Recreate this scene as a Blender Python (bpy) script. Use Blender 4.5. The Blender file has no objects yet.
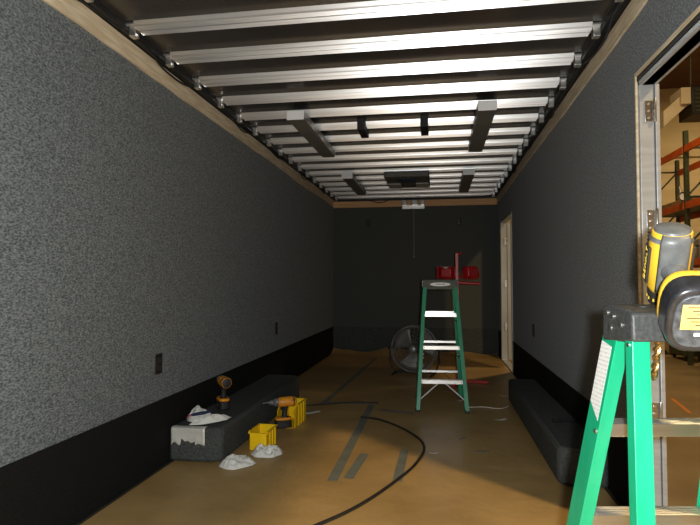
import bpy, bmesh, math, random
from mathutils import Vector, Matrix, noise
random.seed(7)
C = bpy.context.scene
col = C.collection
R = math.radians
XL, XR, YB, HC = -1.59, 0.87, 8.2, 1.07      # side walls, far wall, camera height over the trailer floor
YAW = math.atan(88/544.)
PIT = math.atan(19.5/544.)
RIGHT = Vector((math.cos(YAW), math.sin(YAW), 0)); FWD = Vector((-math.sin(YAW), math.cos(YAW), 0))

# ---------------------------------------------------------------- materials
def mat(name, c, rough=.6, metal=0, c2=None, scale=20, detail=3, bump=0, bscale=None, stretch=(1,1,1), lo=.35, hi=.65,
        emit=None, es=0, coat=0, spec=.5, sheen=0, coord='Object', alpha=None, dist=.01):
    m = bpy.data.materials.new(name); m.use_nodes = True
    n = m.node_tree.nodes; l = m.node_tree.links
    b = n['Principled BSDF']
    b.inputs['Base Color'].default_value = (*c, 1)
    b.inputs['Roughness'].default_value = rough
    b.inputs['Metallic'].default_value = metal
    b.inputs['Coat Weight'].default_value = coat
    b.inputs['Specular IOR Level'].default_value = spec
    if sheen: b.inputs['Sheen Weight'].default_value = sheen
    if alpha is not None: b.inputs['Alpha'].default_value = alpha
    if emit: b.inputs['Emission Color'].default_value = (*emit, 1); b.inputs['Emission Strength'].default_value = es
    if c2 or bump:
        tc = n.new('ShaderNodeTexCoord'); mp = n.new('ShaderNodeMapping'); mp.inputs['Scale'].default_value = stretch
        l.new(tc.outputs[coord], mp.inputs[0])
    if c2:
        t = n.new('ShaderNodeTexNoise'); t.inputs['Scale'].default_value = scale; t.inputs['Detail'].default_value = detail
        l.new(mp.outputs[0], t.inputs[0])
        r = n.new('ShaderNodeValToRGB'); e = r.color_ramp.elements
        e[0].position = lo; e[1].position = hi; e[0].color = (*c, 1); e[1].color = (*c2, 1)
        l.new(t.outputs[0], r.inputs[0]); l.new(r.outputs[0], b.inputs['Base Color'])
    if bump:
        t2 = n.new('ShaderNodeTexNoise'); t2.inputs['Scale'].default_value = bscale or scale; t2.inputs['Detail'].default_value = detail
        l.new(mp.outputs[0], t2.inputs[0])
        bp = n.new('ShaderNodeBump'); bp.inputs['Strength'].default_value = bump; bp.inputs['Distance'].default_value = dist
        l.new(t2.outputs[0], bp.inputs['Height']); l.new(bp.outputs[0], b.inputs['Normal'])
    return m

M = {}
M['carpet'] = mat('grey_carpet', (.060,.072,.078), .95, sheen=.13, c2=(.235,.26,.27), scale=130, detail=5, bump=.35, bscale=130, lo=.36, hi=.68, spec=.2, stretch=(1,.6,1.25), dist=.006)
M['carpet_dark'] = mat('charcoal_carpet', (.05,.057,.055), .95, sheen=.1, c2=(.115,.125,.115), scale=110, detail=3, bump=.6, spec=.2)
M['band'] = mat('black_rubber_carpet', (.006,.006,.006), .9, c2=(.013,.013,.012), scale=120, bump=.4, spec=.15)
M['wheelbox'] = mat('wheel_box_carpet', (.04,.044,.042), .9, c2=(.085,.092,.085), scale=110, detail=3, bump=.6, spec=.25)
M['floor'] = mat('trailer_floor', (.03,.022,.014), .8, c2=(.05,.035,.02), scale=6)
M['kraft'] = mat('kraft_paper', (.37,.235,.085), .42, c2=(.48,.31,.12), scale=2.2, detail=6, bump=.5, bscale=2.0, dist=.04, spec=.45)
M['seam'] = mat('paper_seam_tape', (.15,.165,.145), .5, c2=(.20,.21,.18), scale=9)
M['metal'] = mat('galvanised_metal', (.66,.66,.65), .36, 1, c2=(.90,.90,.90), scale=3, detail=5, stretch=(.5,14,14), lo=.3, hi=.7)
M['skin'] = mat('roof_sheet', (.030,.027,.024), .2, 0, c2=(.05,.043,.036), scale=2, detail=3, bump=.12, bscale=1.5, dist=.05)
M['alu'] = mat('brushed_aluminium', (.72,.72,.70), .33, 1, c2=(.82,.82,.80), scale=6, stretch=(1,1,12))
M['jamb'] = mat('satin_jamb', (.42,.44,.45), .38, .4, c2=(.50,.52,.53), scale=6, stretch=(1,1,8))
M['aluw'] = mat('white_aluminium', (.33,.35,.33), .38, .3, c2=(.39,.40,.38), scale=4)
M['wood'] = mat('plywood_edge', (.62,.49,.31), .75, c2=(.80,.69,.50), scale=9, detail=6, bump=.3, stretch=(1,.6,6))
M['woodr'] = mat('raw_pine', (.66,.36,.16), .7, c2=(.78,.48,.24), scale=7, detail=5, bump=.2, stretch=(.5,1,8))
M['black'] = mat('black_plastic', (.008,.008,.008), .6, c2=(.02,.02,.02), scale=30)
M['gloss'] = mat('glossy_black_plastic', (.014,.015,.017), .3, c2=(.03,.03,.035), scale=40, coat=.35, bump=.05)
M['battgrey'] = mat('scuffed_grey_plastic', (.045,.05,.055), .4, c2=(.12,.13,.14), scale=60, detail=6, bump=.15, lo=.4, hi=.7)
M['cap'] = mat('dark_grey_moulded_plastic', (.035,.037,.036), .5, c2=(.06,.062,.06), scale=120, bump=.12)
M['capm'] = mat('worn_grey_plastic', (.085,.088,.07), .7, c2=(.115,.12,.095), scale=30)
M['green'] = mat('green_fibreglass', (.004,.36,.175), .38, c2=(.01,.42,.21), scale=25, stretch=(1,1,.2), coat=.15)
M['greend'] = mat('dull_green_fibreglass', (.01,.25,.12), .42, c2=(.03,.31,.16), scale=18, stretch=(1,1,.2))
M['red'] = mat('red_paint', (.50,.006,.01), .4, c2=(.42,.004,.006), scale=10, coat=.3)
M['yellow'] = mat('yellow_plastic', (.93,.58,.004), .42, c2=(.97,.64,.006), scale=8)
M['dyellow'] = mat('drill_yellow', (.78,.46,.03), .4, c2=(.84,.52,.05), scale=12)
M['dorange'] = mat('drill_orange', (.74,.30,.02), .42, c2=(.66,.24,.015), scale=25)
M['rubber'] = mat('grey_rubber', (.10,.105,.105), .42, c2=(.15,.155,.15), scale=40, bump=.1)
M['gold'] = mat('titanium_bit', (.72,.46,.18), .3, 1, c2=(.85,.62,.30), scale=20)
M['chrome'] = mat('steel', (.55,.54,.52), .25, 1, c2=(.65,.64,.62), scale=20)
M['white'] = mat('white_plastic', (.88,.88,.86), .5, c2=(.82,.82,.80), scale=10)
M['cloth'] = mat('white_rag_cloth', (.74,.73,.67), .9, c2=(.82,.81,.75), scale=14, bump=.3, bscale=60)
M['tape'] = mat('silver_tape', (.72,.72,.66), .38, .35, c2=(.86,.86,.78), scale=14, bump=.5, bscale=25)
M['lens'] = mat('frosted_lens', (.42,.42,.38), .35, c2=(.48,.48,.44), scale=20)
M['panel'] = mat('taupe_panel', (.10,.095,.08), .5, c2=(.13,.12,.10), scale=12)
M['fixture'] = mat('grey_enamel', (.17,.165,.14), .45, c2=(.20,.195,.17), scale=5)
M['fixend'] = mat('pale_enamel', (.88,.90,.90), .5, c2=(.90,.92,.92), scale=5)
M['wire'] = mat('black_cable', (.01,.01,.01), .5, c2=(.02,.02,.02), scale=30)
M['paperw'] = mat('pale_paper', (.62,.60,.50), .8, c2=(.70,.68,.60), scale=12)
M['blue'] = mat('dark_blue_plastic', (.012,.018,.06), .4, c2=(.02,.03,.09), scale=12)
M['pink'] = mat('red_plastic_tip', (.65,.03,.06), .4, c2=(.7,.05,.08), scale=12)
M['rackg'] = mat('dark_green_rack_paint', (.035,.05,.025), .55, c2=(.055,.07,.035), scale=8)
M['racko'] = mat('orange_rack_paint', (.72,.13,.015), .5, c2=(.60,.09,.01), scale=5)
M['carton'] = mat('cardboard', (.42,.28,.14), .85, c2=(.50,.35,.19), scale=5)
M['cartonw'] = mat('pale_carton', (.66,.58,.42), .8, c2=(.72,.64,.48), scale=5)
M['concrete'] = mat('warehouse_concrete', (.22,.16,.09), .4, c2=(.30,.23,.13), scale=1.2, detail=6, bump=.1)
M['whwall'] = mat('warehouse_wall', (.56,.46,.28), .85, c2=(.64,.54,.35), scale=1.3, detail=4, stretch=(.4,1,3))
M['whroof'] = mat('warehouse_roof', (.085,.04,.018), .9, c2=(.12,.06,.03), scale=1.5)
M['pallet'] = mat('pallet_wood', (.30,.19,.09), .85, c2=(.40,.27,.14), scale=5)
M['cage'] = mat('fan_cage_wire', (.22,.22,.21), .4, .5, c2=(.3,.3,.29), scale=10)
M['blade'] = mat('fan_blade_metal', (.22,.21,.19), .5, .4, c2=(.28,.27,.25), scale=10)
M['cordo'] = mat('orange_cord', (.6,.2,.03), .6, c2=(.66,.24,.04), scale=10)
M['amber'] = mat('amber_label', (.72,.50,.14), .5, c2=(.80,.58,.20), scale=30)
M['ink'] = mat('dark_print', (.02,.016,.012), .6, c2=(.03,.025,.02), scale=30)
M['redink'] = mat('red_print', (.45,.04,.02), .6, c2=(.5,.05,.03), scale=30)
M['yink'] = mat('yellow_print', (.85,.6,.05), .5, c2=(.88,.63,.08), scale=30)
# white warning sticker with fine rows of print
def sticker():
    m = mat('warning_sticker', (.80,.81,.79), .5)
    n = m.node_tree.nodes; l = m.node_tree.links; b = n['Principled BSDF']
    tc = n.new('ShaderNodeTexCoord'); w = n.new('ShaderNodeTexWave'); w.bands_direction = 'Z'
    w.inputs['Scale'].default_value = 32; w.inputs['Distortion'].default_value = .3
    ns = n.new('ShaderNodeTexNoise'); ns.inputs['Scale'].default_value = 160
    l.new(tc.outputs['Object'], w.inputs[0]); l.new(tc.outputs['Object'], ns.inputs[0])
    mu = n.new('ShaderNodeMath'); mu.operation = 'MULTIPLY'; l.new(w.outputs['Fac'], mu.inputs[0]); l.new(ns.outputs[0], mu.inputs[1])
    r = n.new('ShaderNodeValToRGB'); e = r.color_ramp.elements
    e[0].position = .33; e[1].position = .5; e[0].color = (.82,.83,.80,1); e[1].color = (.64,.62,.60,1)
    l.new(mu.outputs[0], r.inputs[0]); l.new(r.outputs[0], b.inputs['Base Color'])
    return m
M['sticker'] = sticker()

# ---------------------------------------------------------------- mesh helpers
class MB:
    def __init__(s): s.b = bmesh.new()
    def box(s, lo, hi, mx=None):
        v = [s.b.verts.new(((lo, hi)[i & 1][0], (lo, hi)[i >> 1 & 1][1], (lo, hi)[i >> 2 & 1][2])) for i in range(8)]
        if mx: 
            for q in v: q.co = mx @ q.co
        for f in ((0,2,3,1),(4,5,7,6),(0,1,5,4),(2,6,7,3),(0,4,6,2),(1,3,7,5)): s.b.faces.new([v[i] for i in f])
        return s
    def prism(s, pts, a, b_):          # pts: list of 3-vectors (polygon); extruded from a to b_ offsets (vectors)
        a = Vector(a); b_ = Vector(b_); n = len(pts)
        v0 = [s.b.verts.new(Vector(p)+a) for p in pts]; v1 = [s.b.verts.new(Vector(p)+b_) for p in pts]
        s.b.faces.new(v0[::-1]); s.b.faces.new(v1)
        for i in range(n): s.b.faces.new([v0[i], v0[(i+1) % n], v1[(i+1) % n], v1[i]])
        return s
    def tube(s, pts, r, seg=10, cap=True, r2=None, flat=1):
        pts = [Vector(p) for p in pts]; rings = []; n = len(pts)
        up = None
        for i, p in enumerate(pts):
            d = (pts[min(i+1, n-1)] - pts[max(i-1, 0)]).normalized()
            if up is None:
                up = Vector((0,0,1)) if abs(d.z) < .9 else Vector((0,1,0))
            x = d.cross(up).normalized(); y = x.cross(d).normalized(); up = y
            rr = r[i] if isinstance(r, (list, tuple)) else r
            rings.append([s.b.verts.new(p + x*math.cos(t)*rr + y*math.sin(t)*rr*flat) for t in [2*math.pi*k/seg for k in range(seg)]])
        for a, c in zip(rings, rings[1:]):
            for k in range(seg): s.b.faces.new([a[k], a[(k+1) % seg], c[(k+1) % seg], c[k]])
        if cap: s.b.faces.new(rings[0][::-1]); s.b.faces.new(rings[-1])
        return s
    def torus(s, c, nrm, R_, r, seg=40, k=6):
        nrm = Vector(nrm).normalized(); a = nrm.orthogonal().normalized(); b_ = nrm.cross(a); c = Vector(c)
        rings = []
        for i in range(seg):
            t = 2*math.pi*i/seg; d = a*math.cos(t)+b_*math.sin(t)
            rings.append([s.b.verts.new(c + d*(R_+r*math.cos(u)) + nrm*r*math.sin(u)) for u in [2*math.pi*j/k for j in range(k)]])
        for i in range(seg):
            p, q = rings[i], rings[(i+1) % seg]
            for j in range(k): s.b.faces.new([p[j], q[j], q[(j+1) % k], p[(j+1) % k]])
        return s
    def grid(s, fn, nu, nv):
        g = [[s.b.verts.new(fn(i/nu, j/nv)) for j in range(nv+1)] for i in range(nu+1)]
        for i in range(nu):
            for j in range(nv): s.b.faces.new([g[i][j], g[i+1][j], g[i+1][j+1], g[i][j+1]])
        return s
    def build(s, name, m, parent=None, bevel=0, seg=2, smooth=True, solid=0, sub=0, loc=None):
        bmesh.ops.recalc_face_normals(s.b, faces=s.b.faces)
        me = bpy.data.meshes.new(name); s.b.to_mesh(me); s.b.free()
        o = bpy.data.objects.new(name, me); col.objects.link(o); me.materials.append(M[m] if isinstance(m, str) else m)
        if smooth:
            for p in me.polygons: p.use_smooth = True
        if solid: q = o.modifiers.new('s', 'SOLIDIFY'); q.thickness = solid
        if bevel: q = o.modifiers.new('b', 'BEVEL'); q.width = bevel; q.segments = seg; q.limit_method = 'ANGLE'; q.angle_limit = R(35)
        if sub: q = o.modifiers.new('u', 'SUBSURF'); q.levels = sub; q.render_levels = sub
        if smooth and not sub:
            try: me.set_sharp_from_angle(angle=R(38))
            except Exception: pass
        if parent: o.parent = parent
        if loc: o.location = loc
        return o
def tag(o, label=None, cat=None, group=None, kind=None):
    if label: o['label'] = label
    if cat: o['category'] = cat
    if group: o['group'] = group
    if kind: o['kind'] = kind
    return o
def empty(name, loc, rz=0, **k):
    o = bpy.data.objects.new(name, None); col.objects.link(o); o.location = loc; o.rotation_euler = (0,0,rz); o.empty_display_size = .1
    return tag(o, **k)
def copy_tree(o, parent=None):
    c = o.copy(); col.objects.link(c)
    if parent: c.parent = parent
    for ch in list(o.children): copy_tree(ch, c)
    return c
def struct(o): o['kind'] = 'structure'; return o
def text_mesh(s, size, name, m, parent, mx, depth=.0004):
    cu = bpy.data.curves.new(name, 'FONT'); cu.body = s; cu.size = size; cu.extrude = depth; cu.align_x = 'CENTER'; cu.align_y = 'CENTER'
    t = bpy.data.objects.new(name+'_tmp', cu); col.objects.link(t)
    dg = bpy.context.evaluated_depsgraph_get(); me = bpy.data.meshes.new_from_object(t.evaluated_get(dg)); bpy.data.objects.remove(t)
    me.transform(mx); me.materials.clear(); me.materials.append(M[m])
    o = bpy.data.objects.new(name, me); col.objects.link(o); o.parent = parent
    return o

# ---------------------------------------------------------------- trailer shell
ZT = 2.37; DZ = 1.915
struct(MB().box((XL-.06,-.3,-.06),(XR+.06,YB+.06,0)).build('floor', 'floor'))
struct(MB().box((XL-.06,-.3,0),(XL,YB+.06,ZT+.02)).build('wall_left', 'carpet'))
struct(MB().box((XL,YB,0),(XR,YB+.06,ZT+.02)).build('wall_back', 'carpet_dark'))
# right wall with the two openings
D0, D1, E0, E1 = .15, 2.5, 6.66, 7.74
w = MB()
w.box((XR,-.3,0),(XR+.045,D0,ZT)).box((XR,D0,DZ),(XR+.045,D1,ZT)).box((XR,D1,0),(XR+.045,E0,ZT)).box((XR,E0,DZ-.01),(XR+.045,E1,ZT)).box((XR,E1,0),(XR+.045,YB+.06,ZT))
struct(w.build('wall_right', 'carpet'))
cl = struct(MB().box((XL-.06,-.3,ZT),(XR+.06,YB+.06,ZT+.03)).build('ceiling', 'skin'))
# black lower bands
struct(MB().box((XL,-.3,0),(XL+.006,YB,.39)).build('baseboard_left', 'band'))
struct(MB().box((XR-.006,D1+.02,0),(XR,E0-.02,.375)).box((XR-.006,E1+.02,0),(XR,YB,.375)).build('baseboard_right', 'band'))
struct(MB().box((XL+.006,YB-.006,0),(XR-.006,YB,.39)).build('baseboard_back', 'wheelbox'))

# plywood edge strips with raggedly trimmed carpet below
def strip(name, X, sgn, z0, z1, y0, y1):
    b = MB(); n = 90
    def edge(y): return z0 + .018*noise.noise(Vector((y*1.1, X, 0))) + .006*noise.noise(Vector((y*5, X, 3)))
    top, bot = [], []
    for i in range(n+1):
        y = y0+(y1-y0)*i/n
        bot.append((y, edge(y))); top.append((y, z1+.008*noise.noise(Vector((y*.8, 5, X)))))
    def f(u, v):
        i = int(round(u*n)); y, zb = bot[i]; zt = top[i][1]
        return (X+sgn*.012*(1 if 0 < v < 1 else 0), y, zb+(zt-zb)*v)
    vv = [[b.b.verts.new((X+sgn*dx, bot[i][0], (bot[i][1], top[i][1])[k])) for dx, k in ((0,0),(.012,0),(.012,1),(0,1))] for i in range(n+1)]
    for i in range(n):
        for k in range(4): b.b.faces.new([vv[i][k], vv[i][(k+1)%4], vv[i+1][(k+1)%4], vv[i+1][k]])
    b.b.faces.new(vv[0]); b.b.faces.new(vv[-1][::-1])
    return struct(b.build(name, 'wood', smooth=False))
strip('trim_1', XL, 1, 2.225, 2.325, -.3, YB-.02)
strip('trim_2', XR, -1, 2.235, 2.325, -.3, YB-.02)
struct(MB().box((XL+.012,YB-.03,2.205),(XR-.012,YB,2.30)).build('trim_3', 'woodr', bevel=.002))
# dark side channels over the strips
struct(MB().box((XL,-.3,2.335),(XL+.05,YB,ZT)).build('trim_4', 'black'))
struct(MB().box((XR-.05,-.3,2.335),(XR,YB,ZT)).build('trim_5', 'black'))

# roof bows: pressed hat sections with fine ribs along the bottom
def bow(y, x0=XL+.10, x1=XR-.10, jig=0):
    pr = [(-.056,0),(-.049,-.019)]
    def ridge(a, b_, n):
        out = []
        for i in range(n):
            s = a+(b_-a)*i/n; e = a+(b_-a)*(i+1)/n
            out += [(s, -.027), (s+.003, -.034), (e, -.027)] if i == 0 else [(s+.003, -.034), (e, -.027)]
        return out
    pr += ridge(-.047, -.007, 3) + [(-.006,-.010),(.004,-.010)] + ridge(.006, .046, 3) + [(.050,-.019),(.056,0)]
    b = MB(); pts = [(0, p[0], p[1]) for p in pr]
    n = 1
    b.prism(pts, (x0, y, ZT), (x1, y, ZT))
    # riveted end foot
    for xx in (x0, x1):
        s = -1 if xx < 0 else 1
        b.box((min(xx, xx+s*.045), y-.05, ZT-.012), (max(xx, xx+s*.045), y+.05, ZT-.004))
    return b.build('roof_bow', 'metal', cl, smooth=False)
NB = 23
bows = [3.26+.374*(k-10) for k in range(NB+1) if 3.26+.374*(k-10) < YB-.05]
for y in bows: bow(y)
# little brackets at the bow ends
for y in bows:
    if y < 2.0: continue
    for s, xx in ((1, XL+.05), (-1, XR-.05)):
        MB().box((min(xx, xx+s*.035), y-.012, 2.315), (max(xx, xx+s*.035), y+.03, 2.365)).build('bow_clip', 'alu', cl, bevel=.003, smooth=False)

# right rear opening: jamb, header, open leaf edge
fr = struct(MB().box((XR-.012,D1-.022,0),(XR+.046,D1,DZ+.02)).build('door_1', 'jamb', bevel=.003, smooth=False))
MB().box((XR-.012,D0,DZ),(XR+.060,D1,DZ+.022)).build('header', 'jamb', fr, bevel=.003, smooth=False)
MB().box((XR+.048,D1-.030,-.02),(XR+.066,D1+1.1,DZ+.0)).build('door_leaf', 'jamb', fr, bevel=.003, smooth=False)
MB().box((XR-.02,D1,0),(XR-.001,D1+.012,DZ+.06)).box((XR-.02,D0,DZ+.045),(XR-.001,D1,DZ+.06)).build('door_casing', 'wood', fr, smooth=False)
MB().box((XR-.014,D0,DZ+.022),(XR-.0005,D1,DZ+.045)).build('dark_gap_strip', 'black', fr, smooth=False)  # black strip: the dark of the gap above the header, put in as colour
MB().box((XR-.012,D0,-.02),(XR+.06,D1-.022,.004)).build('threshold', 'alu', fr, smooth=False)
for z in (1.80, 1.33, .52):
    h = MB(); h.box((XR+.008,D1-.028,z-.045),(XR+.038,D1-.022,z+.045)); h.tube([(XR+.044,D1-.034,z-.05),(XR+.044,D1-.034,z+.05)], .007, 10)
    hh = h.build('hinge', 'chrome', fr, bevel=.001)
    for dz in (-.03, 0, .03): MB().tube([(XR+.022,D1-.032,z+dz),(XR+.022,D1-.027,z+dz)], .005, 8).build('screw', 'alu', hh)
# entry door further in, leaf swung open outside
f2 = struct(MB().box((XR-.012,E1-.02,0),(XR+.065,E1,DZ)).box((XR-.012,E0,0),(XR+.065,E0+.02,DZ)).box((XR-.012,E0,DZ-.03),(XR+.065,E1,DZ-.01)).build('door_2', 'aluw', bevel=.003, smooth=False))
MB().box((XR+.07,E1-.035,.01),(XR+.95,E1-.005,DZ-.03)).build('door_leaf', 'aluw', f2, bevel=.003, smooth=False)
MB().box((XR-.012,E0,-.01),(XR+.065,E1,.012)).build('threshold', 'alu', f2, smooth=False)
MB().box((XR-.016,E1,.0),(XR-.001,E1+.010,DZ)).build('door_casing', 'wood', f2, smooth=False)
for z in (1.62, 1.05, .46):
    MB().box((XR+.03,E1-.045,z-.05),(XR+.06,E1-.02,z+.05)).tube([(XR+.066,E1-.045,z-.05),(XR+.066,E1-.045,z+.05)], .008, 8).build('hinge', 'chrome', f2, bevel=.001)

# ---------------------------------------------------------------- kraft paper on the floor
def kp(u, v):
    x = XL+.03+(XR-XL-.06)*u; y = -.25+(YB-.1+.25)*v
    z = .002+.002*(noise.noise(Vector((x*1.7, y*1.5, 0)))+1)
    e = max(0, (y-7.7)/.4)
    if e > 0:
        a = noise.noise(Vector((x*2.2, 3, 1))); z += e*e*max(0, .05+.10*a)
        y -= e*e*.04*max(0, a)
    e = max(0, (x-.68)/.16) * (1 if 5.3 < y < 8.0 else 0)
    z += e*e*.03*max(0, noise.noise(Vector((y*2, 1, 9)))+.4)*min(1, (y-5.3)*3, max(0, (8.0-y)*4))
    return (x, y, z)
tag(MB().grid(kp, 40, 150).build('kraft_paper', 'kraft'), 'brown kraft paper protecting the whole trailer floor, curled at the far wall', 'floor paper')
def flat_strip(name, p, q, w_, m, z=.0075, t=.0008):
    p = Vector((*p, 0)); q = Vector((*q, 0)); d = (q-p).normalized(); n = Vector((-d.y, d.x, 0))*w_/2
    L = (q-p).length; k = max(2, int(L/.08)); b = MB()
    def fn(u, v):
        c = p+(q-p)*u + n*(2*v-1)*(1+.05*noise.noise(Vector((u*L*8, v, L))))
        zz = z
        return (c.x, c.y, zz)
    b.grid(fn, k, 1)
    return b.build(name, m, solid=t, smooth=False)
G = 'tape strips on the floor paper'
tag(flat_strip('floor_tape', (-.565,2.9), (-.574,4.70), .055, 'seam'), 'long grey tape strip on floor paper running toward the camera from the L corner', 'tape', G)
tag(flat_strip('floor_tape', (-1.0,4.66), (-.860,7.66), .05, 'seam'), 'grey tape strip on floor paper reaching back toward the round fan', 'tape', G)
tag(flat_strip('floor_tape', (-.98,4.755), (-.53,4.755), .05, 'seam'), 'short grey tape strip lying crosswise between the two long strips', 'tape', G)
tag(flat_strip('floor_tape', (-.22,2.95), (-.215,3.50), .05, 'seam'), 'short grey tape tab inside the loop of the black cable', 'tape', G)
tag(flat_strip('floor_tape', (-.485,2.95), (-.455,3.38), .055, 'seam'), 'short grey tape tab just right of the long strip', 'tape', G)
tag(flat_strip('floor_tape', (-.49,4.55), (-.20,4.47), .07, 'seam', z=.0072), 'faint grey tape piece on paper at the left foot of the far ladder', 'tape', G)
def curve_pts(pts, n=10):
    P = [Vector(p) for p in pts]; P = [P[0]*2-P[1]]+P+[P[-1]*2-P[-2]]; out = []
    for i in range(1, len(P)-2):
        for k in range(n):
            t = k/n; a, b_, c, d = P[i-1:i+3]
            out.append(.5*((2*b_)+(-a+c)*t+(2*a-5*b_+4*c-d)*t*t+(-a+3*b_-3*c+d)*t**3))
    out.append(P[-2]); return out
tag(MB().tube(curve_pts([(-.60,4.25,.016),(-.46,4.20,.016),(-.30,4.03,.016),(-.163,3.80,.016),(-.096,3.58,.016),(-.11,3.33,.016),(-.2,3.0,.016),(-.42,2.5,.016),(-.8,2.0,.016)]), .008, 8).build('cable', 'wire'),
    'black cable looping over the floor paper in front of the far ladder', 'cable')
tag(MB().tube(curve_pts([(-1.17,4.56,.012),(-1.03,4.63,.012),(-.86,4.72,.012),(-.70,4.79,.012),(-.52,4.80,.012)]), .005, 6).build('cable', 'wire'),
    'thin dark cable trailing from behind the yellow bins across the paper', 'cable')
tag(MB().tube(curve_pts([(.25,4.74,.012),(.38,4.77,.012),(.50,4.73,.012),(.59,4.84,.012)]), .0035, 6).build('string', 'paperw'),
    'pale string lying on the floor beside the right wheel box', 'string')

# paper scraps
def scrap(x, y, L, w_, rz, curl, m, label, seed):
    def fn(u, v):
        a = (u-.5)*L; b_ = (v-.5)*w_*(1-.3*abs(u-.5)+.3*noise.noise(Vector((u*3, v*3, seed))))
        return (a, b_, .010+curl*(2*u-1)**2*(.6+.4*math.sin(seed))+.002*noise.noise(Vector((u*5, v*5, seed))))
    o = MB().grid(fn, 8, 4).build('paper_scrap', m, solid=.0008, loc=(x,y,0)); o.rotation_euler.z = rz
    tag(o, label, 'scrap', 'paper scraps on the floor')
scrap(.465,4.36,.10,.04,.5,.008,'paperw','white paper scrap lying right of the far ladder, nearest the wheel box side',1)
scrap(.605,5.27,.10,.03,-.1,.01,'paperw','thin pale paper scrap near the far end of the right wheel box',2)
scrap(.14,5.38,.15,.05,.25,.02,'kraft','curled brown paper scrap lying behind the far ladder feet',3)
scrap(.18,4.99,.05,.04,.9,.015,'paperw','tiny crumpled pale scrap between the legs of the far ladder',4)
scrap(.265,3.53,.09,.025,.2,.006,'seam','dark paper scrap near the bottom of the photo, right of the cable',5)
scrap(.155,3.80,.07,.02,.9,.005,'seam','small dark scrap on the paper below the right foot of the far ladder',6)
scrap(-.035,3.45,.06,.02,.3,.006,'paperw','small pale scrap right of the cable loop',7)
scrap(-1.03,4.36,.16,.07,.7,.006,'paperw','white paper slip lying behind the yellow bins',8)
scrap(.33,5.05,.05,.02,-.5,.006,'seam','small dark scrap right of the far ladder, beyond the string',9)

# ---------------------------------------------------------------- wheel boxes
def wheel_box(sgn, X, xo, y0, y1, z, label):
    c = .07
    pl = [(X, y0), (xo-sgn*c if False else xo+ (c if xo < X else -c)*0, y0), (xo, y0)]
    s = 1 if xo > X else -1
    pl = [(X, y0), (xo-s*c, y0), (xo, y0+c*.5), (xo, y1-c*.5), (xo-s*c, y1), (X, y1)]
    b = MB(); b.prism([(p[0], p[1], 0) for p in pl], (0,0,.008), (0,0,z))
    # slope the outer top edge
    b2 = b
    o = b2.build('wheel_box', 'wheelbox', bevel=.022, seg=2)
    tag(o, label, 'wheel box', 'carpeted wheel boxes')
    return o
wheel_box(1, XL+.007, -1.258, 3.05, 4.93, .21, 'dark carpeted wheel box along the left wall, with rags and a drill on it')
wheel_box(-1, XR-.007, .615, 3.0, 5.1, .205, 'dark carpeted wheel box along the right wall, behind the bright green ladder')

# ---------------------------------------------------------------- outlets
def outlet(p, n, sx, sy, label):
    o = empty('wall_outlet', p, label=label, cat='outlet', group='black outlets on the walls')
    n = Vector(n); t = Vector((0,0,1)).cross(n)
    def bx(w_, h_, d0, d1, dz, name, m, par):
        b = MB(); mx = Matrix((( t.x, n.x, 0, 0), (t.y, n.y, 0, 0), (0,0,1,0), (0,0,0,1)))
        b.box((-w_/2, d0, -h_/2+dz), (w_/2, d1, h_/2+dz), mx); return b.build(name, m, par, bevel=.002, smooth=False)
    bx(sx, sy, .0005, .008, 0, 'cover_plate', 'black', o)
    for dz in (-sy*.2, sy*.2): bx(sx*.5, sy*.25, .008, .011, dz, 'socket', 'gloss', o)
outlet((XL, 2.926, .60), (1,0,0), .072, .115, 'black outlet on the left wall nearest the camera')
outlet((XL, 5.231, .61), (1,0,0), .072, .115, 'black outlet on the left wall further back, above the black band')
outlet((XR, 5.237, .625), (-1,0,0), .072, .115, 'black outlet on the right wall beside the entry door')
outlet((-1.049, YB, 1.965), (0,-1,0), .07, .11, 'left black outlet high on the far wall')
outlet((.312, YB, 1.96), (0,-1,0), .07, .11, 'right black outlet high on the far wall, near the entry door')
tag(MB().tube([(-.354,YB-.012,2.2),(-.352,YB-.012,1.45)], .002, 6).tube([(-.352,YB-.012,1.46),(-.352,YB-.012,1.44)], .006, 8).build('pull_string', 'paperw'),
    'thin pale string hanging down the far wall from the metal plate', 'string')
# plate and hardware over the far wall strip
jp = empty('junction_plate', (-.36,YB-.03,2.21), label='silver metal plate screwed over the pine strip of the far wall', cat='metal plate')
MB().box((-.165,-.012,-.045),(.165,-.002,.015)).box((-.165,-.05,-.05),(.165,-.002,-.043)).build('plate', 'alu', jp, bevel=.002, smooth=False)
for q0, q1 in ((-.17,-.09),(-.02,.07),(.11,.17)): MB().box((q0,-.06,.012),(q1,-.0,.085)).build('clamp', 'chrome', jp, bevel=.006)
tag(MB().tube(curve_pts([(XL+.1,8.1,2.31),(-1.2,8.05,2.30),(-1.0,8.05,2.285),(-.85,8.05,2.255),(-.7,8.05,2.29),(-.5,8.05,2.31),(-.1,8.05,2.295),(.3,8.05,2.29),(.6,8.05,2.31),(.8,8.0,2.32)]), .007, 8).build('wiring', 'wire'),
    'dark wiring drooping along the top of the far wall', 'wiring', 'loose wiring under the roof')
def side_wire(X, s, y0, y1, lab):
    P = []
    y = y0; i = 0
    while y < y1:
        P.append((X+s*(.02+.012*math.sin(i*2.1)), y, 2.335-.04*max(0, math.sin(i*1.3+.5)))); y += .22; i += 1
    tag(MB().tube(curve_pts(P, 5), .006, 6).build('wiring', 'wire'), lab, 'wiring', 'loose wiring under the roof')
side_wire(XL+.012, 1, 1.8, 8.0, 'black wiring sagging along the top of the left wall strip')
side_wire(XR-.012, -1, 1.8, 8.0, 'black wiring sagging along the top of the right wall strip')

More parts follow.
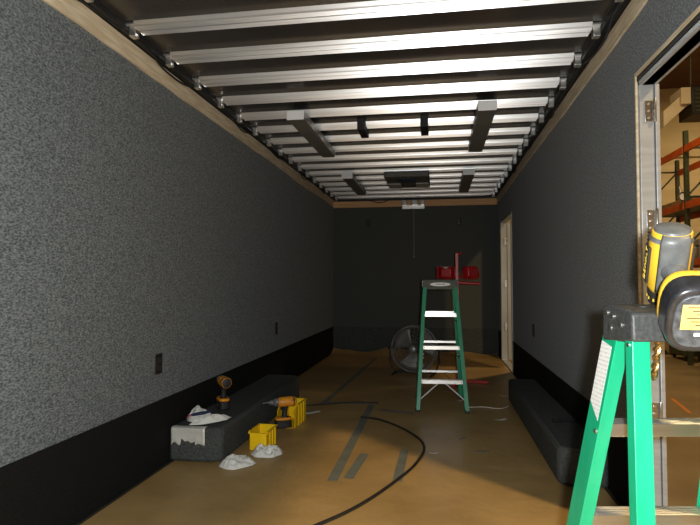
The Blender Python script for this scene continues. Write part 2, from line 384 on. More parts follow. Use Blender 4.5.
# ---------------------------------------------------------------- ceiling fixtures
def fixture(x, y, label):
    o = empty('light_fixture', (x,y,2.25), label=label, cat='light fixture', group='four long ceiling light fixtures')
    L = 1.22
    b = MB(); pr = [(-.062,0,.068),(-.062,0,.008),(-.052,0,0),(.052,0,0),(.062,0,.008),(.062,0,.068)]
    b.prism(pr, (0,.004,0), (0,L-.004,0)).build('housing', 'fixture', o, smooth=False)
    for yy in (0, L-.004):
        MB().box((-.064,yy,-.001),(.064,yy+.004,.066)).build('end_cap', 'fixend', o, bevel=.001, smooth=False)
    for yy in (.35, .85): MB().tube([(-.045,yy,.0),(-.045,yy,-.004)], .006, 8).build('screw', 'chrome', o)
fixture(-1.018, 3.80, 'silver-ended ceiling fixture at the left, nearer of the two on that side')
fixture(.342, 3.80, 'silver-ended ceiling fixture at the right, nearer of the two on that side')
fixture(-1.018, 6.08, 'silver-ended ceiling fixture at the left, close to the far wall')
fixture(.342, 6.08, 'silver-ended ceiling fixture at the right, close to the far wall')
dm = empty('dome_light', (-.345,6.45,2.25), label='square taupe double dome light in the middle of the ceiling', cat='ceiling light')
MB().box((-.255,-.36,.0),(.255,.36,.065)).build('base', 'panel', dm, bevel=.012)
for s in (-1, 1): MB().box((s*.165-.075,.02,-.016),(s*.165+.075,.30,.0)).build('lens', 'lens', dm, bevel=.01)
MB().box((-.11,-.30,-.01),(.11,-.06,.0)).build('switch_plate', 'blue', dm, bevel=.003)
for x, lab in ((-.60,'left black strut bolted across a roof bow near the ceiling centre'), (-.10,'right black strut bolted across a roof bow near the ceiling centre')):
    tag(MB().box((x-.03,4.25,2.285),(x+.03,4.52,2.372)).build('roof_strut', 'black', bevel=.002, smooth=False), lab, 'strut', 'black struts at the roof opening')

# ---------------------------------------------------------------- step ladders
def channel(b, p0, p1, inward, fl, web, t, y_axis):
    """C channel: web lies along y_axis (depth), flanges point along inward"""
    p0 = Vector(p0); p1 = Vector(p1); i = Vector(inward).normalized(); y = Vector(y_axis).normalized(); h = web/2
    pr = [(0,-h),(fl,-h),(fl,-h+t),(t,-h+t),(t,h-t),(fl,h-t),(fl,h),(0,h)]
    pts = [i*a+y*c for a, c in pr]
    b.prism(pts, p0, p1); return b
def ladder(loc, rz, Ht, capm, railm, label, near):
    o = empty('step_ladder', loc, rz, label=label, cat='ladder', group='green fibreglass step ladders')
    s = Ht/1.08
    cw = .152; zb = Ht-.062
    # top cap: moulded shell with raised rear rim, recessed tray
    b = MB(); d0, d1 = -.068, .065
    pr = [(0,d0-.004,zb-.012),(0,d0,Ht+.012),(0,d0+.028,Ht+.013),(0,d1-.03,Ht+.006),(0,d1,Ht-.002),(0,d1+.003,zb)]
    b.prism(pr, (-cw,0,0), (cw,0,0))
    cap = b.build('top_cap', capm, o, bevel=.006, seg=3)
    for x in (-.09, .0, .09):
        MB().tube([(x,-.005,Ht+.0085),(x,-.005,Ht+.0105)], .021 if x else .03, 20, flat=1).build('tool_slot', 'ink', cap)
    MB().box((-.045,-.045,Ht+.010),(.045,-.028,Ht+.0125)).build('warning_label', 'redink' if near else 'ink', cap)
    if not near:
        # oval badge on the front edge
        bb = MB(); n = 28; pts = [(-.088*math.cos(2*math.pi*k/n), 0, .0165*math.sin(2*math.pi*k/n)) for k in range(n)]
        bb.prism(pts, (0,d0-.007,Ht-.028), (0,d0-.001,Ht-.028)); bg = bb.build('badge', 'white', cap, smooth=False)
        text_mesh('WERNER', .021, 'lettering', 'ink', bg, Matrix.Translation((0,d0-.0073,Ht-.028)) @ Matrix.Rotation(R(90), 4, 'X'))
    for sx in (-1, 1):
        for (yy, zz) in ((-.045,-.006),(-.018,-.013),(-.028,-.040),(.018,-.030)):
            MB().tube([(sx*(cw-.001),yy,Ht+zz),(sx*(cw+.003),yy,Ht+zz)], .0062, 10).build('rivet', 'alu', cap)
    # rails
    sf, sr, wo = .30, .14, .065
    def fx(z): return cw-.006+wo*(Ht-z)
    def fy(z): return -.030-sf*(Ht-.03-z)
    def ry(z): return .042+sr*(Ht-.03-z)
    for sx in (-1, 1):
        zt = Ht-.03
        r = channel(MB(), (sx*fx(.012),fy(.012),.012), (sx*fx(zt),fy(zt),zt), (-sx,0,0), .032, .068, .003, (0,1,0)).build('front_rail', railm, o, bevel=.0015, smooth=False)
        MB().box((min(sx*(fx(0)-.035),sx*(fx(0)+.004)),fy(0)-.037,.0),(max(sx*(fx(0)-.035),sx*(fx(0)+.004)),fy(0)+.037,.016)).build('foot', 'black', r, bevel=.003)
        if near:
            q = MB(); za, zc = .985, .74
            def pt(z, dy): return Vector((sx*(fx(z)+.0008), fy(z)+dy, z))
            v = [q.b.verts.new(p) for p in (pt(.925,-.031), pt(.915,.020), pt(.735,.022), pt(.775,-.031))]
            q.b.faces.new(v); q.build('sticker', 'sticker', r, solid=.0004, smooth=False)
            for z_ in (.71,): MB().tube([(sx*(fx(z_)-.002),fy(z_)+.024,z_),(sx*(fx(z_)+.004),fy(z_)+.024,z_)], .006, 10).build('rivet', 'alu', r)
        rr = channel(MB(), (sx*(fx(.012)),ry(.012),.012), (sx*(fx(zt)),ry(zt),zt), (-sx,0,0), .038, .030, .003, (0,1,0)).build('rear_rail', railm, o, bevel=.0015, smooth=False)
        MB().box((sx*fx(0)-sx*.02-.021,ry(0)-.02,.0),(sx*fx(0)-sx*.02+.021,ry(0)+.02,.025)).build('foot', 'black', rr, bevel=.004)
        if near: MB().tube([(sx*(fx(Ht-.07)-.002),ry(Ht-.07),Ht-.07),(sx*(fx(Ht-.07)+.003),ry(Ht-.07),Ht-.07)], .005, 10).build('rivet', 'alu', rr)
        # spreader bars
        zs = .42*s
        ym = (fy(zs)+ry(zs))/2; xx = sx*(fx(zs)-.036)
        MB().tube([(xx,fy(zs)+.02,zs),(xx,ym,zs+.01)], .006, 6, flat=.5).tube([(xx,ym,zs+.01),(xx,ry(zs)-.01,zs)], .006, 6).tube([(xx-.006,ym,zs+.01),(xx+.006,ym,zs+.01)], .012, 10).build('spreader', 'chrome', o)
    # steps
    for k in range(1, 4):
        z = Ht*(.231+.255*(k-1))-(.012 if near and k == 3 else 0); hw = fx(z)-.004
        b = MB(); y = fy(z)
        b.box((-hw,y-.030,z-.003),(hw,y+.023,z)).box((-hw,y-.031,z-.030),(hw,y-.028,z)).box((-hw,y+.021,z-.030),(hw,y+.024,z))
        for j in range(5): b.box((-hw,y-.027+j*.0102,z),(hw,y-.023+j*.0102,z+.0018))
        st = b.build('step', 'alu', o, bevel=.0012, smooth=False)
        if k == 3 and not near:
            for sx in (-1, 1):
                if k == 3: MB().tube([(sx*(hw-.085),y-.02,z-.022),(sx*(hw-.006),y-.02,z-.085)], .007, 8, flat=.5).build('brace', 'chrome', st)
        for sx in (-1, 1): MB().tube([(sx*(hw-.035),y-.0325,z-.014),(sx*(hw-.035),y-.030,z-.014)], .004, 8).build('rivet', 'black', st)
    for sx in (-1, 1):
        z = Ht*.231; z2 = .075*s
        MB().tube([(sx*.03,fy(z),z-.03),(sx*(fx(z2)-.008),fy(z2),z2)], .010, 8, flat=.5).build('diagonal_brace', 'fixend', o)
    for z in ((.24*s, .48*s) if near else (.25, .522, .79)):
        hw = fx(z)-.004
        MB().box((-hw,ry(z)-.012,z-.012),(hw,ry(z)+.010,z+.012)).build('rear_crossbar', 'alu', o, bevel=.003)
    for sx in (-1, 1):
        z = .24*s; z2 = .09*s
        MB().tube([(sx*.03,ry(z),z),(sx*(fx(z2)-.01),ry(z2),z2)], .007, 8, flat=.4).build('rear_brace', 'chrome', o)
    return o
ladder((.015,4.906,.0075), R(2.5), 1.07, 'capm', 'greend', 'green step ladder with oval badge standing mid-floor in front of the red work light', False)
nl = Vector((.404,1.233,0)) + RIGHT*.152 + FWD*.066
ladder((nl.x, nl.y, .0075), YAW+math.pi, .998, 'cap', 'green', 'bright green step ladder in the right foreground, black cap holding a drill', True)

# ---------------------------------------------------------------- cordless drills
def drill(name, label, group, body='dyellow', col2='dorange', big=False):
    o = empty(name, (0,0,0), label=label, cat='drill', group=group)
    dx = .012
    # battery pack: rounded block
    b = MB(); n = 32; pts = []
    a_, c_ = (.063, .047) if big else (.062, .040)
    for k in range(n):
        t = 2*math.pi*k/n; e = .72 if big else .6
        pts.append((dx+a_*math.copysign(abs(math.cos(t))**e, math.cos(t)), c_*math.copysign(abs(math.sin(t))**e, math.sin(t)), 0))
    b.prism(pts, (0,0,.0), (0,0,.052)); bat = b.build('battery', 'gloss' if big else 'black', o, bevel=.007, seg=3)
    for s in (-1, 1): MB().box((dx-.018,s*.041-.004,.015),(dx+.018,s*.041+.004,.04)).build('release_button', 'black', bat, bevel=.003)
    if big:
        q = MB(); q.prism([((p[0]-dx)*.80+dx, p[1]*.78, 0) for p in pts], (0,0,-.003), (0,0,.002)); bp = q.build('base_panel', 'battgrey', bat, bevel=.002)
        lb = MB().box((dx-.034,-.030,-.0042),(dx+.014,.026,-.003)).build('rating_label', 'amber', bat, bevel=.0005)
        for i in range(6):
            MB().box((dx-.030+i*.0068,-.025,-.0048),(dx-.0285+i*.0068,.018-(i%3)*.007,-.0042)).build('print_line', 'redink' if i in (0,4) else 'ink', lb)
        MB().box((dx+.020,-.012,-.0046),(dx+.027,.004,-.003)).build('sticker', 'white', bat, bevel=.001)
    b = MB(); b.prism([((p[0]-dx)*.97+dx, p[1]*.95, 0) for p in pts], (0,0,.053), (0,0,.074)); b.build('battery_mount', body if big else col2, o, bevel=.008, seg=3)
    # handle
    b = MB(); b.tube([(.0,0,.068),(.003,0,.08),(.002,0,.105),(-.002,0,.135),(-.006,0,.16)], [.029,.021,.0185,.019,.024], 14); b.build('handle', 'rubber' if big else 'black', o)
    MB().tube([(.020,0,.125),(.024,0,.138),(.022,0,.150)], [.008,.011,.009], 10).build('trigger', 'redink' if big else 'black', o)
    # motor housing
    zc = .183
    b = MB(); b.tube([(-.080,0,zc),(-.074,0,zc),(-.045,0,zc),(0,0,zc),(.040,0,zc),(.052,0,zc)], [.026,.034,.037,.037,.034,.027], 22); mh = b.build('motor_housing', body if big else col2, o)
    b = MB(); b.tube([(-.084,0,zc),(-.080,0,zc),(-.058,0,zc)], [.018,.030,.0378], 22); b.build('rear_cap', 'rubber' if big else 'black', mh)
    if big:
        # grey overmould running over the grip side of the motor
        def om(u, v):
            x = -.076+.118*u; a = (v-.5)*R(84)-R(90); w_ = .0385 if 0 < v < 1 else .0365
            if u == 0: w_ = .033
            return (x, w_*math.cos(a), zc+w_*math.sin(a))
        MB().grid(om, 8, 12).build('overmould', 'rubber', mh, solid=.002)
        for s in (-1, 1):
            pl = MB().box((-.045,s*.0375-.0025,zc-.013),(.030,s*.0375+.0025,zc+.013)).build('nameplate', 'ink', mh, bevel=.001)
            mx = Matrix.Translation((-.0075,s*.0402,zc)) @ (Matrix.Rotation(R(180), 4, 'Z') if s > 0 else Matrix()) @ Matrix.Rotation(R(90), 4, 'X')
            text_mesh('DEWALT', .017, 'lettering', 'yink', pl, mx)
    for i in range(4):
        for s in (-1, 1): MB().box((-.066+i*.0075,s*.0345-.002,zc+.008),(-.063+i*.0075,s*.0345+.002,zc+.02)).build('vent_slot', 'ink', mh)
    b = MB(); b.tube([(.050,0,zc),(.058,0,zc),(.078,0,zc),(.084,0,zc)], [.031,.031,.028,.022], 20); b.build('torque_collar', 'ink' if big else 'rubber', o, bevel=0)
    if big:
        for k in range(14):
            t = 2*math.pi*k/14; MB().box((.063,-.0015,.0290),(.069,.0015,.0305), Matrix.Translation((0,0,zc)) @ Matrix.Rotation(t, 4, 'X')).build('collar_mark', 'yink', o)
    b = MB(); b.tube([(.082,0,zc),(.088,0,zc),(.108,0,zc),(.122,0,zc)], [.020,.0215,.019,.010], 18); b.build('chuck', 'rubber' if not big else 'black', o)
    # twist bit
    b = MB(); L = .150 if big else .06; r = .0075 if big else .003
    b.tube([(.120,0,zc),(.120+L,0,zc),(.126+L,0,zc)], [r*.62, r*.62, .0004], 10)
    for ph in (0, math.pi):
        b.tube([(.132+(L-.012)*k/50, r*.55*math.cos(ph+k*.42), zc+r*.55*math.sin(ph+k*.42)) for k in range(51)], r*.55, 6)
    b.build('drill_bit', 'gold' if big else 'chrome', o)
    return o
GD = 'cordless drills'
# foreground drill: bit pointing down through the ladder cap, battery toward the camera
dn = drill('cordless_drill', 'yellow and black cordless drill resting bit down on the black ladder cap', GD, big=True)
def cam_pt(px, py, Z): return RIGHT*((px-350)/544*Z) + FWD*Z + Vector((0,0,HC + (282-py)/544*Z))
S = 1.17
Mp = cam_pt(668,266,1.235); Bp = cam_pt(704,326,1.02)
h = (Bp-Mp).normalized(); tip = cam_pt(663,383,1.28)
bx = (tip-Mp); bx = (bx-h*bx.dot(h)).normalized(); lz = -h; ly = lz.cross(bx)
rot = Matrix((bx, ly, lz)).transposed().to_4x4()
dn.matrix_world = Matrix.Translation(Mp) @ rot @ Matrix.Scale(S, 4) @ Matrix.Translation((0,0,-.183))
d2 = drill('cordless_drill', 'orange and black cordless drill standing upright on the left wheel box', GD)
d2.location = (-1.435,3.52,.216); d2.rotation_euler = (0,0,R(128))
d3 = copy_tree(d2); d3['label'] = 'orange cordless drill standing in the front of the rear yellow bin, bit pointing left'
d3.location = (-1.115,3.90,.009); d3.rotation_euler = (0,0,R(208))

# ---------------------------------------------------------------- yellow bins
def bin_(loc, rz, label, w_=.15, d=.26, h_=.13):
    o = empty('parts_bin', loc, rz, label=label, cat='bin', group='yellow plastic parts bins')
    t = .004; b = MB()
    b.box((-w_/2,0,0),(w_/2,d,t)).box((-w_/2,0,0),(w_/2,t,h_*.94)).box((-w_/2,d-t,0),(w_/2,d,h_))
    b.box((-w_/2,0,0),(-w_/2+t,d,h_)).box((w_/2-t,0,0),(w_/2,d,h_)); b.build('body', 'yellow', o, smooth=False)
    r = MB(); r.box((-w_/2-.008,-.008,h_*.9),(w_/2+.008,.004,h_*.95)).box((-w_/2-.008,0,h_*.96),(-w_/2+.003,d,h_+.003)).box((w_/2-.003,0,h_*.96),(w_/2+.008,d,h_+.003)).box((-w_/2-.008,d-.003,h_*.96),(w_/2+.008,d+.008,h_+.003))
    r.build('rim', 'yellow', o, bevel=.001, smooth=False)
    for s in (-1, 1):
        for yy in (.05,.10,.15): MB().box((min(s*w_/2,s*(w_/2+.005)),yy,0),(max(s*w_/2,s*(w_/2+.005)),yy+.008,h_*.95)).build('side_rib', 'yellow', o, smooth=False)
    return o
bin_((-1.125,3.33,.007), R(-2), 'yellow plastic bin nearer the camera, white rag at its front', .115, .18, .118)
# rear bin with its front fallen low, a drill standing inside
o = empty('parts_bin', (-1.105,3.90,.006), R(-3), label='yellow plastic bin further back, holding the orange drill', cat='bin', group='yellow plastic parts bins')
w_, d, h_ = .135, .27, .155; t = .004
b = MB(); b.box((-w_/2,-.02,0),(w_/2,d,.0015)).box((-w_/2,d-t,0),(w_/2,d,h_))
for s in (-1, 1):
    b.prism([(0,0,0),(0,d,0),(0,d,h_),(0,.05,h_),(0,.0,h_*.75)], (s*w_/2-t/2,0,0), (s*w_/2+t/2,0,0))
b.build('body', 'yellow', o, smooth=False)
r = MB()
for s in (-1, 1): r.box((s*w_/2-.006,.05,h_-.004),(s*w_/2+.008,d,h_+.003))
r.box((-w_/2,d-.004,h_-.004),(w_/2,d+.006,h_+.003)); r.build('rim', 'yellow', o, bevel=.001, smooth=False)
for s in (-1, 1):
    for yy in (.08,.14,.20): MB().box((min(s*w_/2,s*(w_/2+.006)),yy,0),(max(s*w_/2,s*(w_/2+.006)),yy+.009,h_*.96)).build('side_rib', 'yellow', o, smooth=False)
MB().box((-.062,.10,.04),(-.030,.104,.095)).build('paper_label', 'white', o, smooth=False)

# ---------------------------------------------------------------- rags
def rag(x, y, z, a, b_, h_, seed, rz, label, m='cloth'):
    def fn(u, v):
        r = u; t = 2*math.pi*v
        ed = 1+.28*noise.noise(Vector((math.cos(t)*1.4, math.sin(t)*1.4, seed)))
        px, py = a*r*ed*math.cos(t), b_*r*ed*math.sin(t)
        n1 = noise.noise(Vector((px/a*1.6, py/b_*1.6, seed+4))); n2 = 1-abs(noise.noise(Vector((px/a*2.6+seed, py/b_*2.6, seed))))*2.2
        hh = h_*(1-r**3)*(.45+.55*n2*.6+.35*n1)
        return (px, py, max(.001, hh))
    o = MB().grid(fn, 16, 44).build('white_rag', m, loc=(x,y,z)); bm = bmesh.new(); bm.from_mesh(o.data); bmesh.ops.remove_doubles(bm, verts=bm.verts, dist=.0001); bm.to_mesh(o.data); bm.free()
    q = o.modifiers.new('s', 'SOLIDIFY'); q.thickness = .0015; q.offset = 1
    o.rotation_euler.z = rz
    return tag(o, label, 'rag', 'crumpled white rags')
rag(-1.055,3.29,.006, .105,.085,.075, 3.3, .2, 'crumpled white rag on the floor in front of the nearer yellow bin')
rag(-1.17,3.07,.006, .11,.085,.06, 8.1, .6, 'crumpled white rag on the floor by the near end of the left wheel box')
rag(-1.475,3.25,.217, .085,.095,.085, 5.5, .2, 'crumpled white rag on the left wheel box against the wall')
rag(-1.375,3.19,.217, .13,.042,.05, 2.2, .85, 'white rag rolled long on the outer edge of the left wheel box')
kn = empty('utility_knife', (-1.45,3.11,.262), R(35), label='dark blue utility knife with red tip lying on white rags', cat='knife')
MB().tube([(-.02,0,.01),(.0,0,.012),(.05,0,.016),(.10,0,.02)], [.010,.016,.017,.009], 10, flat=.6).build('handle', 'blue', kn)
MB().tube([(-.045,0,.004),(-.02,0,.009)], [.004,.007], 8, flat=.6).build('tip', 'pink', kn)
# silver tape over the near end of the left wheel box
def tp(u, v):
    x = -1.565+.21*u; s = v*.145
    rg = .03*(1+math.sin(u*9))*.5+.02*noise.noise(Vector((u*7, 0, 0)))
    if v > .25: s = .155*.25+(v-.25)/.75*(.155*.75-rg-(.035 if .3 < u < .72 else 0))
    w0 = .035
    if s < w0: return (x, 3.05+w0-s, .2135)
    return (x, 3.045-.004*abs(noise.noise(Vector((u*6, v*4, 2)))), .2135-(s-w0)-.004)
tag(MB().grid(tp, 26, 16).build('duct_tape', 'tape', solid=.0006), 'ragged silver tape folded over the near end of the left wheel box', 'tape')
tl = empty('hand_tool', (.76,3.55,.208), R(20), label='small black hand tool lying on the right wheel box', cat='tool')
MB().tube([(-.05,0,.012),(.0,0,.013),(.07,0,.012)], [.010,.008,.011], 10).build('handle', 'black', tl)
MB().tube([(-.075,0,.012),(-.05,0,.012)], [.013,.013], 10).tube([(-.063,0,.012),(-.063,0,.024)], .007, 8).build('head', 'black', tl)

# ---------------------------------------------------------------- red twin work light on stand
wl = empty('work_light', (.20,5.95,.006), label='red twin-head work light on a floor stand behind the far ladder', cat='work light')
MB().box((-.022,-.022,.02),(.022,.022,1.0)).build('pole', 'red', wl, bevel=.004)
MB().box((-.016,-.016,1.0),(.016,.016,1.375)).tube([(0,0,1.365),(.05,0,1.372)], .014, 8).build('upper_pole', 'red', wl, bevel=.003)
MB().tube([(0,0,1.03),(.0,0,1.06),(.24,-.01,1.045)], .017, 10).build('handle', 'red', wl)
MB().tube([(-.20,0,1.12),(.22,0,1.12)], .011, 8).build('crossbar', 'red', wl)
for a in (-10, 80, 260):
    L = .32; MB().box((0,-.018,.0),(L,.018,.03), Matrix.Rotation(R(a), 4, 'Z')).build('leg', 'red', wl, bevel=.004)
def head(x, rz, rx):
    g = empty('lamp_head', (x,.02,1.165), rz); g.parent = wl; g.rotation_euler = (rx,0,rz)
    bk = MB(); v = []
    # finned back faces the camera, lens faces the far wall
    sec = [(.075,.062,.05),(.082,.07,.02),(.078,.066,-.02),(.052,.045,-.055)]
    rings = [[bk.b.verts.new((sx*a, y, sz*c)) for sx, sz in ((-1,-1),(1,-1),(1,1),(-1,1))] for a, c, y in sec]
    for p, q in zip(rings, rings[1:]):
        for k in range(4): bk.b.faces.new([p[k], p[(k+1)%4], q[(k+1)%4], q[k]])
    bk.b.faces.new(rings[0][::-1]); bk.b.faces.new(rings[-1])
    bk.build('housing', 'red', g, bevel=.008)
    f = MB()
    for i in range(5): f.box((-.042+i*.02,-.075,-.038),(-.038+i*.02,-.05,.038))
    f.build('cooling_fin', 'red', g, bevel=.001)
    MB().box((-.07,.05,-.057),(.07,.054,.057)).build('lens', 'lens', g)
    MB().box((-.022,-.062,.048),(.022,-.03,.064)).build('junction_box', 'lens' if x < 0 else 'red', g, bevel=.003)
    MB().tube([(-.09,0,.02),(-.09,0,-.05),(0,0,-.075),(.09,0,-.05),(.09,0,.02)], .006, 6).build('yoke', 'red', g)
    return g
head(-.105, R(-12), R(4)); head(.15, R(18), R(-6))
MB().tube([(-.20,0,1.10),(-.20,0,1.23)], .013, 8).build('side_grip', 'red', wl)

# ---------------------------------------------------------------- round floor fan
fn_ = empty('floor_fan', (-.275,6.35,.006), R(-12), label='round wire-cage floor fan standing left of the far ladder', cat='fan')
zc = .295; rad = .265
cage = MB()
for yy, rr in ((-.075,rad*.97),(.075,rad*.97),(0,rad)): cage.torus((0,yy,zc), (0,1,0), rr, .006, 48, 6)
for sgn in (-1, 1):
    for rr, yy in ((.05,.105),(.10,.103),(.15,.098),(.20,.09),(.235,.083)): cage.torus((0,sgn*yy,zc), (0,1,0), rr, .0022, 40, 4)
    for k in range(30):
        t = 2*math.pi*k/30; c, s = math.cos(t), math.sin(t)
        cage.tube([(.04*c,sgn*.105,zc+.04*s),(.15*c,sgn*.098,zc+.15*s),(.235*c,sgn*.083,zc+.235*s),(rad*c,0,zc+rad*s)], .0016, 4)
cage.build('cage', 'cage', fn_)
for k in range(3):
    def bl(u, v, k=k):
        r = .045+.195*u; a = 2*math.pi*k/3+.4+(v-.5)*R(85)*(.7+.3*u); return (r*math.cos(a), -.03+.06*v, zc+r*math.sin(a))
    MB().grid(bl, 8, 8).build('blade', 'blade', fn_, solid=.002)
MB().tube([(0,-.106,zc),(0,-.10,zc),(0,-.04,zc)], [.03,.04,.042], 20).build('hub', 'cage', fn_)
MB().tube([(0,.04,zc),(0,.15,zc),(0,.16,zc)], [.06,.06,.045], 20).build('motor', 'black', fn_)
MB().tube([(-rad-.02,0,zc),(-rad-.025,0,.15),(-rad+.02,0,.03),(0,0,.02),(rad-.02,0,.03),(rad+.025,0,.15),(rad+.02,0,zc)], .011, 8).build('stand', 'black', fn_)
for s in (-1, 1): MB().tube([(s*.22,-.16,.012),(s*.22,.16,.012)], .012, 8).build('foot', 'black', fn_)
for s in (-1, 1): MB().tube([(s*(rad-.005),0,zc),(s*(rad+.045),0,zc)], .018, 10).build('knob', 'black', fn_)

# ---------------------------------------------------------------- warehouse beyond the openings
ZF = -.6
struct(MB().box((-9,-12,ZF-.05),(14,22,ZF)).build('floor_warehouse', 'concrete'))
def corr(u0, u1, z0, z1, at, axis):
    b = MB(); n = 120
    P = []
    for i in range(n+1):
        u = u0+(u1-u0)*i/n; d = .04*(1 if (i//1) % 2 else 0); P.append((u, d))
    for (a, da), (c, dc) in zip(P, P[1:]):
        q = [(a, at+da, z0), (c, at+dc, z0), (c, at+dc, z1), (a, at+da, z1)]
        if axis == 'x': q = [(y, x, z) for x, y, z in q]
        b.b.faces.new([b.b.verts.new(p) for p in q])
    return b
struct(MB().box((-9,18,ZF),(14,18.1,7.05)).build('wall_warehouse_far', 'whwall'))
struct(MB().box((13,-12,ZF),(13.1,18,7.05)).build('wall_warehouse_right', 'whwall'))
struct(MB().box((-9.1,-12,ZF),(-9,18,7.05)).build('wall_warehouse_left', 'whwall'))
struct(MB().box((-9,-12.1,ZF),(14,-12,7.05)).build('wall_warehouse_rear', 'whwall'))
wr = struct(MB().box((-9,-12,7.05),(14,18.1,7.15)).build('ceiling_warehouse', 'whroof'))
for y in (2, 6, 10, 14): MB().box((-9,y,6.8),(14,y+.12,7.05)).build('rafter', 'whroof', wr)
for z in (3.2, 4.9, 6.2): struct(MB().box((-9,17.9,z),(14,18,z+.08)).build('trim_6', 'whwall'))
tag(MB().box((XL-.1,-.3,-.18),(XR+.1,YB+.1,-.061)).build('trailer_chassis', 'black'), 'black steel chassis under the trailer floor', 'chassis')

# pallet rack
rk = empty('pallet_rack', (5,11.95,ZF), label='tall pallet rack with orange beams and dark green uprights beyond the door', cat='rack')
def pbox(lo, hi, name, m, par=rk): return MB().box(lo, hi).build(name, m, par, bevel=.004, smooth=False)
RH = 4.75
for y in (-2.7, 0, 2.65):
    for x in (0, .9):
        u = pbox((x-.04,y-.045,0),(x+.04,y+.045,RH if x == 0 else RH-.05), 'upright', 'rackg')
        if y == 0 and x == 0:
            q = MB()
            for i in range(40): q.box((-.012,y-.047,.3+i*.1),(.012,y-.045,.33+i*.1))
            q.build('slot_row', 'ink', u, smooth=False)
    zz = [.4,1.4,2.4,3.4,4.4]
    for i, z in enumerate(zz):
        pbox((.04,y-.02,z-.02),(.86,y+.02,z+.02), 'cross_brace', 'rackg')
    for z in zz[:-1]:
        MB().tube([(.04,y,z+.05),(.86,y,z+.95)], .02, 6).build('cross_brace', 'rackg', rk)
for z, thick in ((2.0,.13),(3.15,.14),(4.30,.14)):
    for x in (0, .9):
        for y0, y1 in ((-2.65,-.05),(.05,2.6)):
            pbox((x-.055 if x == 0 else x+.0,y0,z),(x-.0 if x == 0 else x+.055,y1,z+thick), 'beam', 'racko')
    if z < 4:
        for y0, y1 in ((-2.65,-.05),(.05,2.6)): pbox((.0,y0,z+thick-.02),(.9,y1,z+thick), 'shelf_deck', 'rackg')
        pbox((.42,-.05,z+.0),(.47,.05,z+.1), 'tie', 'racko')
def carton(x, y, z, sx, sy, sz, m, label, rz=0):
    o = MB().box((-sx/2,-sy/2,0),(sx/2,sy/2,sz)).build('carton', m, bevel=.006, smooth=False, loc=(x,y,z)); o.rotation_euler.z = rz
    MB().box((-sx/2-.001,-.03,-.0),(sx/2+.001,.03,sz+.001)).build('packing_tape', 'pallet', o, smooth=False)
    tag(o, label, 'box', 'cartons stored on the pallet rack')
z1 = ZF+2.13; z2 = ZF+3.29
carton(5.25,11.55,z1,.32,.25,.42,'cartonw','pale upright carton on the lower rack shelf at the frame edge')
carton(5.25,12.35,z1,.4,.45,.22,'carton','brown carton on the lower rack shelf, left of the dark upright')
carton(5.30,13.0,z1,.4,.5,.3,'carton','second brown carton on the lower rack shelf, further back')
carton(5.30,13.8,z1,.45,.6,.5,'carton','large brown carton at the rear of the lower rack shelf')
carton(5.25,12.36,z1+.222,.3,.3,.2,'cartonw','pale carton on top of a brown carton, left of the upright')
carton(5.3,11.1,z1,.4,.3,.25,'carton','low brown carton just behind the pale upright carton')
carton(5.4,11.35,z2,.6,.5,.42,'whroof','dark wrapped carton on the upper rack shelf right of the upright')
tag(MB().box((5.05,12.1,z2),(5.85,14.4,z2+.12)).build('wooden_board', 'pallet', bevel=.01), 'long wooden board lying flat on the upper rack shelf', 'board')
for i, (y, m, lab) in enumerate(((11.5,'black','black wheeled crate on the warehouse floor under the rack'),(12.85,'rackg','dark green crate on the warehouse floor further back under the rack'),(13.95,'carton','brown crate on the warehouse floor at the rack end'))):
    o = empty('storage_crate', (5.45,y,ZF), label=lab, cat='crate', group='crates under the pallet rack')
    MB().box((-.35,-.4,.1),(.35,.4,.75)).build('body', m, o, bevel=.02, smooth=False)
    for sx in (-.28,.28):
        for sy in (-.3,.3): MB().tube([(sx-.02,sy,.05),(sx+.02,sy,.05)], .05, 12).build('caster', 'black', o)
# clamp lamp, unit heater, wall fan
cl_ = empty('clamp_lamp', (4.93,12.02,2.86), label='small round silver clamp lamp fixed at the rack upright', cat='lamp', group=None)
MB().torus((0,-.03,-.05), (.35,-1,0), .085, .02, 24, 8).build('rim', 'chrome', cl_)
MB().tube([(.02,.05,-.05),(.0,-.02,-.05)], [.03,.08], 16).build('shade', 'alu', cl_)
MB().tube([(-.03,-.03,.04),(-.04,-.02,.16)], .02, 8).build('clamp', 'alu', cl_)
uh = empty('unit_heater', (5.95,13.2,4.75), label='dark box-shaped unit heater hanging from the warehouse roof', cat='heater')
MB().box((-.42,-.35,0),(.75,.35,.62)).build('housing', 'black', uh, bevel=.02)
lv = MB()
for i in range(6): lv.box((-.36,-.37,.06+i*.09),(.7,-.35,.09+i*.09))
lv.build('louvre', 'rackg', uh, smooth=False)
for x in (-.3,.6): MB().tube([(x,0,.62),(x,0,2.3)], .015, 6).build('hanger_rod', 'rackg', uh)
MB().box((-.62,-.3,.25),(-.42,.3,.62)).prism([(0,-.2,0),(0,.2,0),(0,.2,.35),(0,-.2,.35)], (-.95,0,-.22), (-.45,0,.25)).build('air_hood', 'cartonw', uh, bevel=.01, smooth=False)
wf = empty('wall_fan', (5.83,17.7,6.95), label='round wire wall fan high on the far warehouse wall', cat='fan')
q = MB()
for r_ in (.10,.18,.27): q.torus((0,0,0), (0,1,0), r_, .012, 28, 5)
for k in range(10):
    t = math.pi*k/10; q.tube([(-.27*math.cos(t),0,-.27*math.sin(t)),(.27*math.cos(t),0,.27*math.sin(t))], .006, 4)
q.build('cage', 'pallet', wf); MB().tube([(0,-.03,0),(0,.19,0)], .06, 12).build('motor', 'black', wf)
wf.location = (5.70,17.68,6.62)
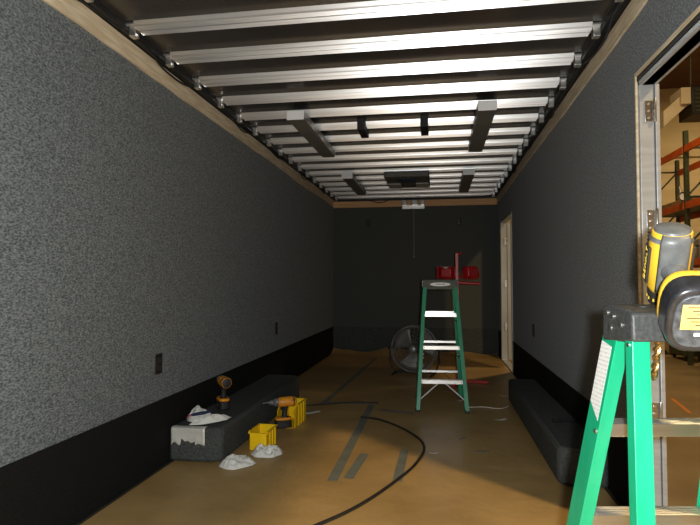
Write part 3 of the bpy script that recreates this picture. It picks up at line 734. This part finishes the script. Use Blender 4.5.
# painted line, cord, floor
tag(flat_strip('floor_line', (3.3,8.5), (3.16,7.6), .05, 'cordo', z=ZF+.002), 'short painted orange line on the warehouse floor outside the side door', 'floor marking')
tag(MB().tube(curve_pts([(3.3,7.2,ZF+.012),(2.9,6.6,ZF+.012),(2.75,6.1,ZF+.012),(3.0,5.8,ZF+.012),(3.6,5.6,ZF+.012)]), .012, 6).build('extension_cord', 'cordo'), 'orange extension cord curling on the warehouse floor', 'cord')

# ---------------------------------------------------------------- light
def lamp(name, kind, loc, W, color, size=.1, target=None, spread=None):
    l = bpy.data.lights.new(name, kind); l.energy = W; l.color = color
    if kind == 'AREA': l.shape = 'RECTANGLE'; l.size = size; l.size_y = size*.4
    else: l.shadow_soft_size = size
    o = bpy.data.objects.new(name, l); col.objects.link(o); o.location = loc
    if target: o.rotation_euler = (Vector(target)-Vector(loc)).to_track_quat('-Z', 'Y').to_euler()
    return o
fp = Vector((0,0,HC)) + RIGHT*.055 + Vector((0,0,.03)) - FWD*.02
lamp('camera_flash', 'POINT', fp, 195, (.94,.985,1), .02)
WARM = (1,.70,.34)
for i, (x, y, W) in enumerate(((3.5,9.5,170),(8.5,14,240),(5.2,-1.5,650),(-1,-4.5,420),(9,6,90))):
    lamp('high_bay_lamp', 'AREA', (x,y,6.7), W, WARM, .7, (x,y,0))
w = bpy.data.worlds.new('World'); C.world = w; w.use_nodes = True
w.node_tree.nodes['Background'].inputs[0].default_value = (.5,.42,.3,1); w.node_tree.nodes['Background'].inputs[1].default_value = .03

# ---------------------------------------------------------------- camera
cam = bpy.data.cameras.new('Camera'); co = bpy.data.objects.new('Camera', cam); col.objects.link(co); C.camera = co
cam.sensor_width = 36; cam.lens = 544/700*36; cam.clip_start = .02
co.location = (0,0,HC)
d = Vector((-math.sin(YAW)*math.cos(PIT), math.cos(YAW)*math.cos(PIT), math.sin(PIT)))
co.rotation_euler = d.to_track_quat('-Z', 'Y').to_euler()
C.view_settings.view_transform = 'Standard'; C.view_settings.look = 'None'; C.view_settings.gamma = 1; C.view_settings.exposure = 0
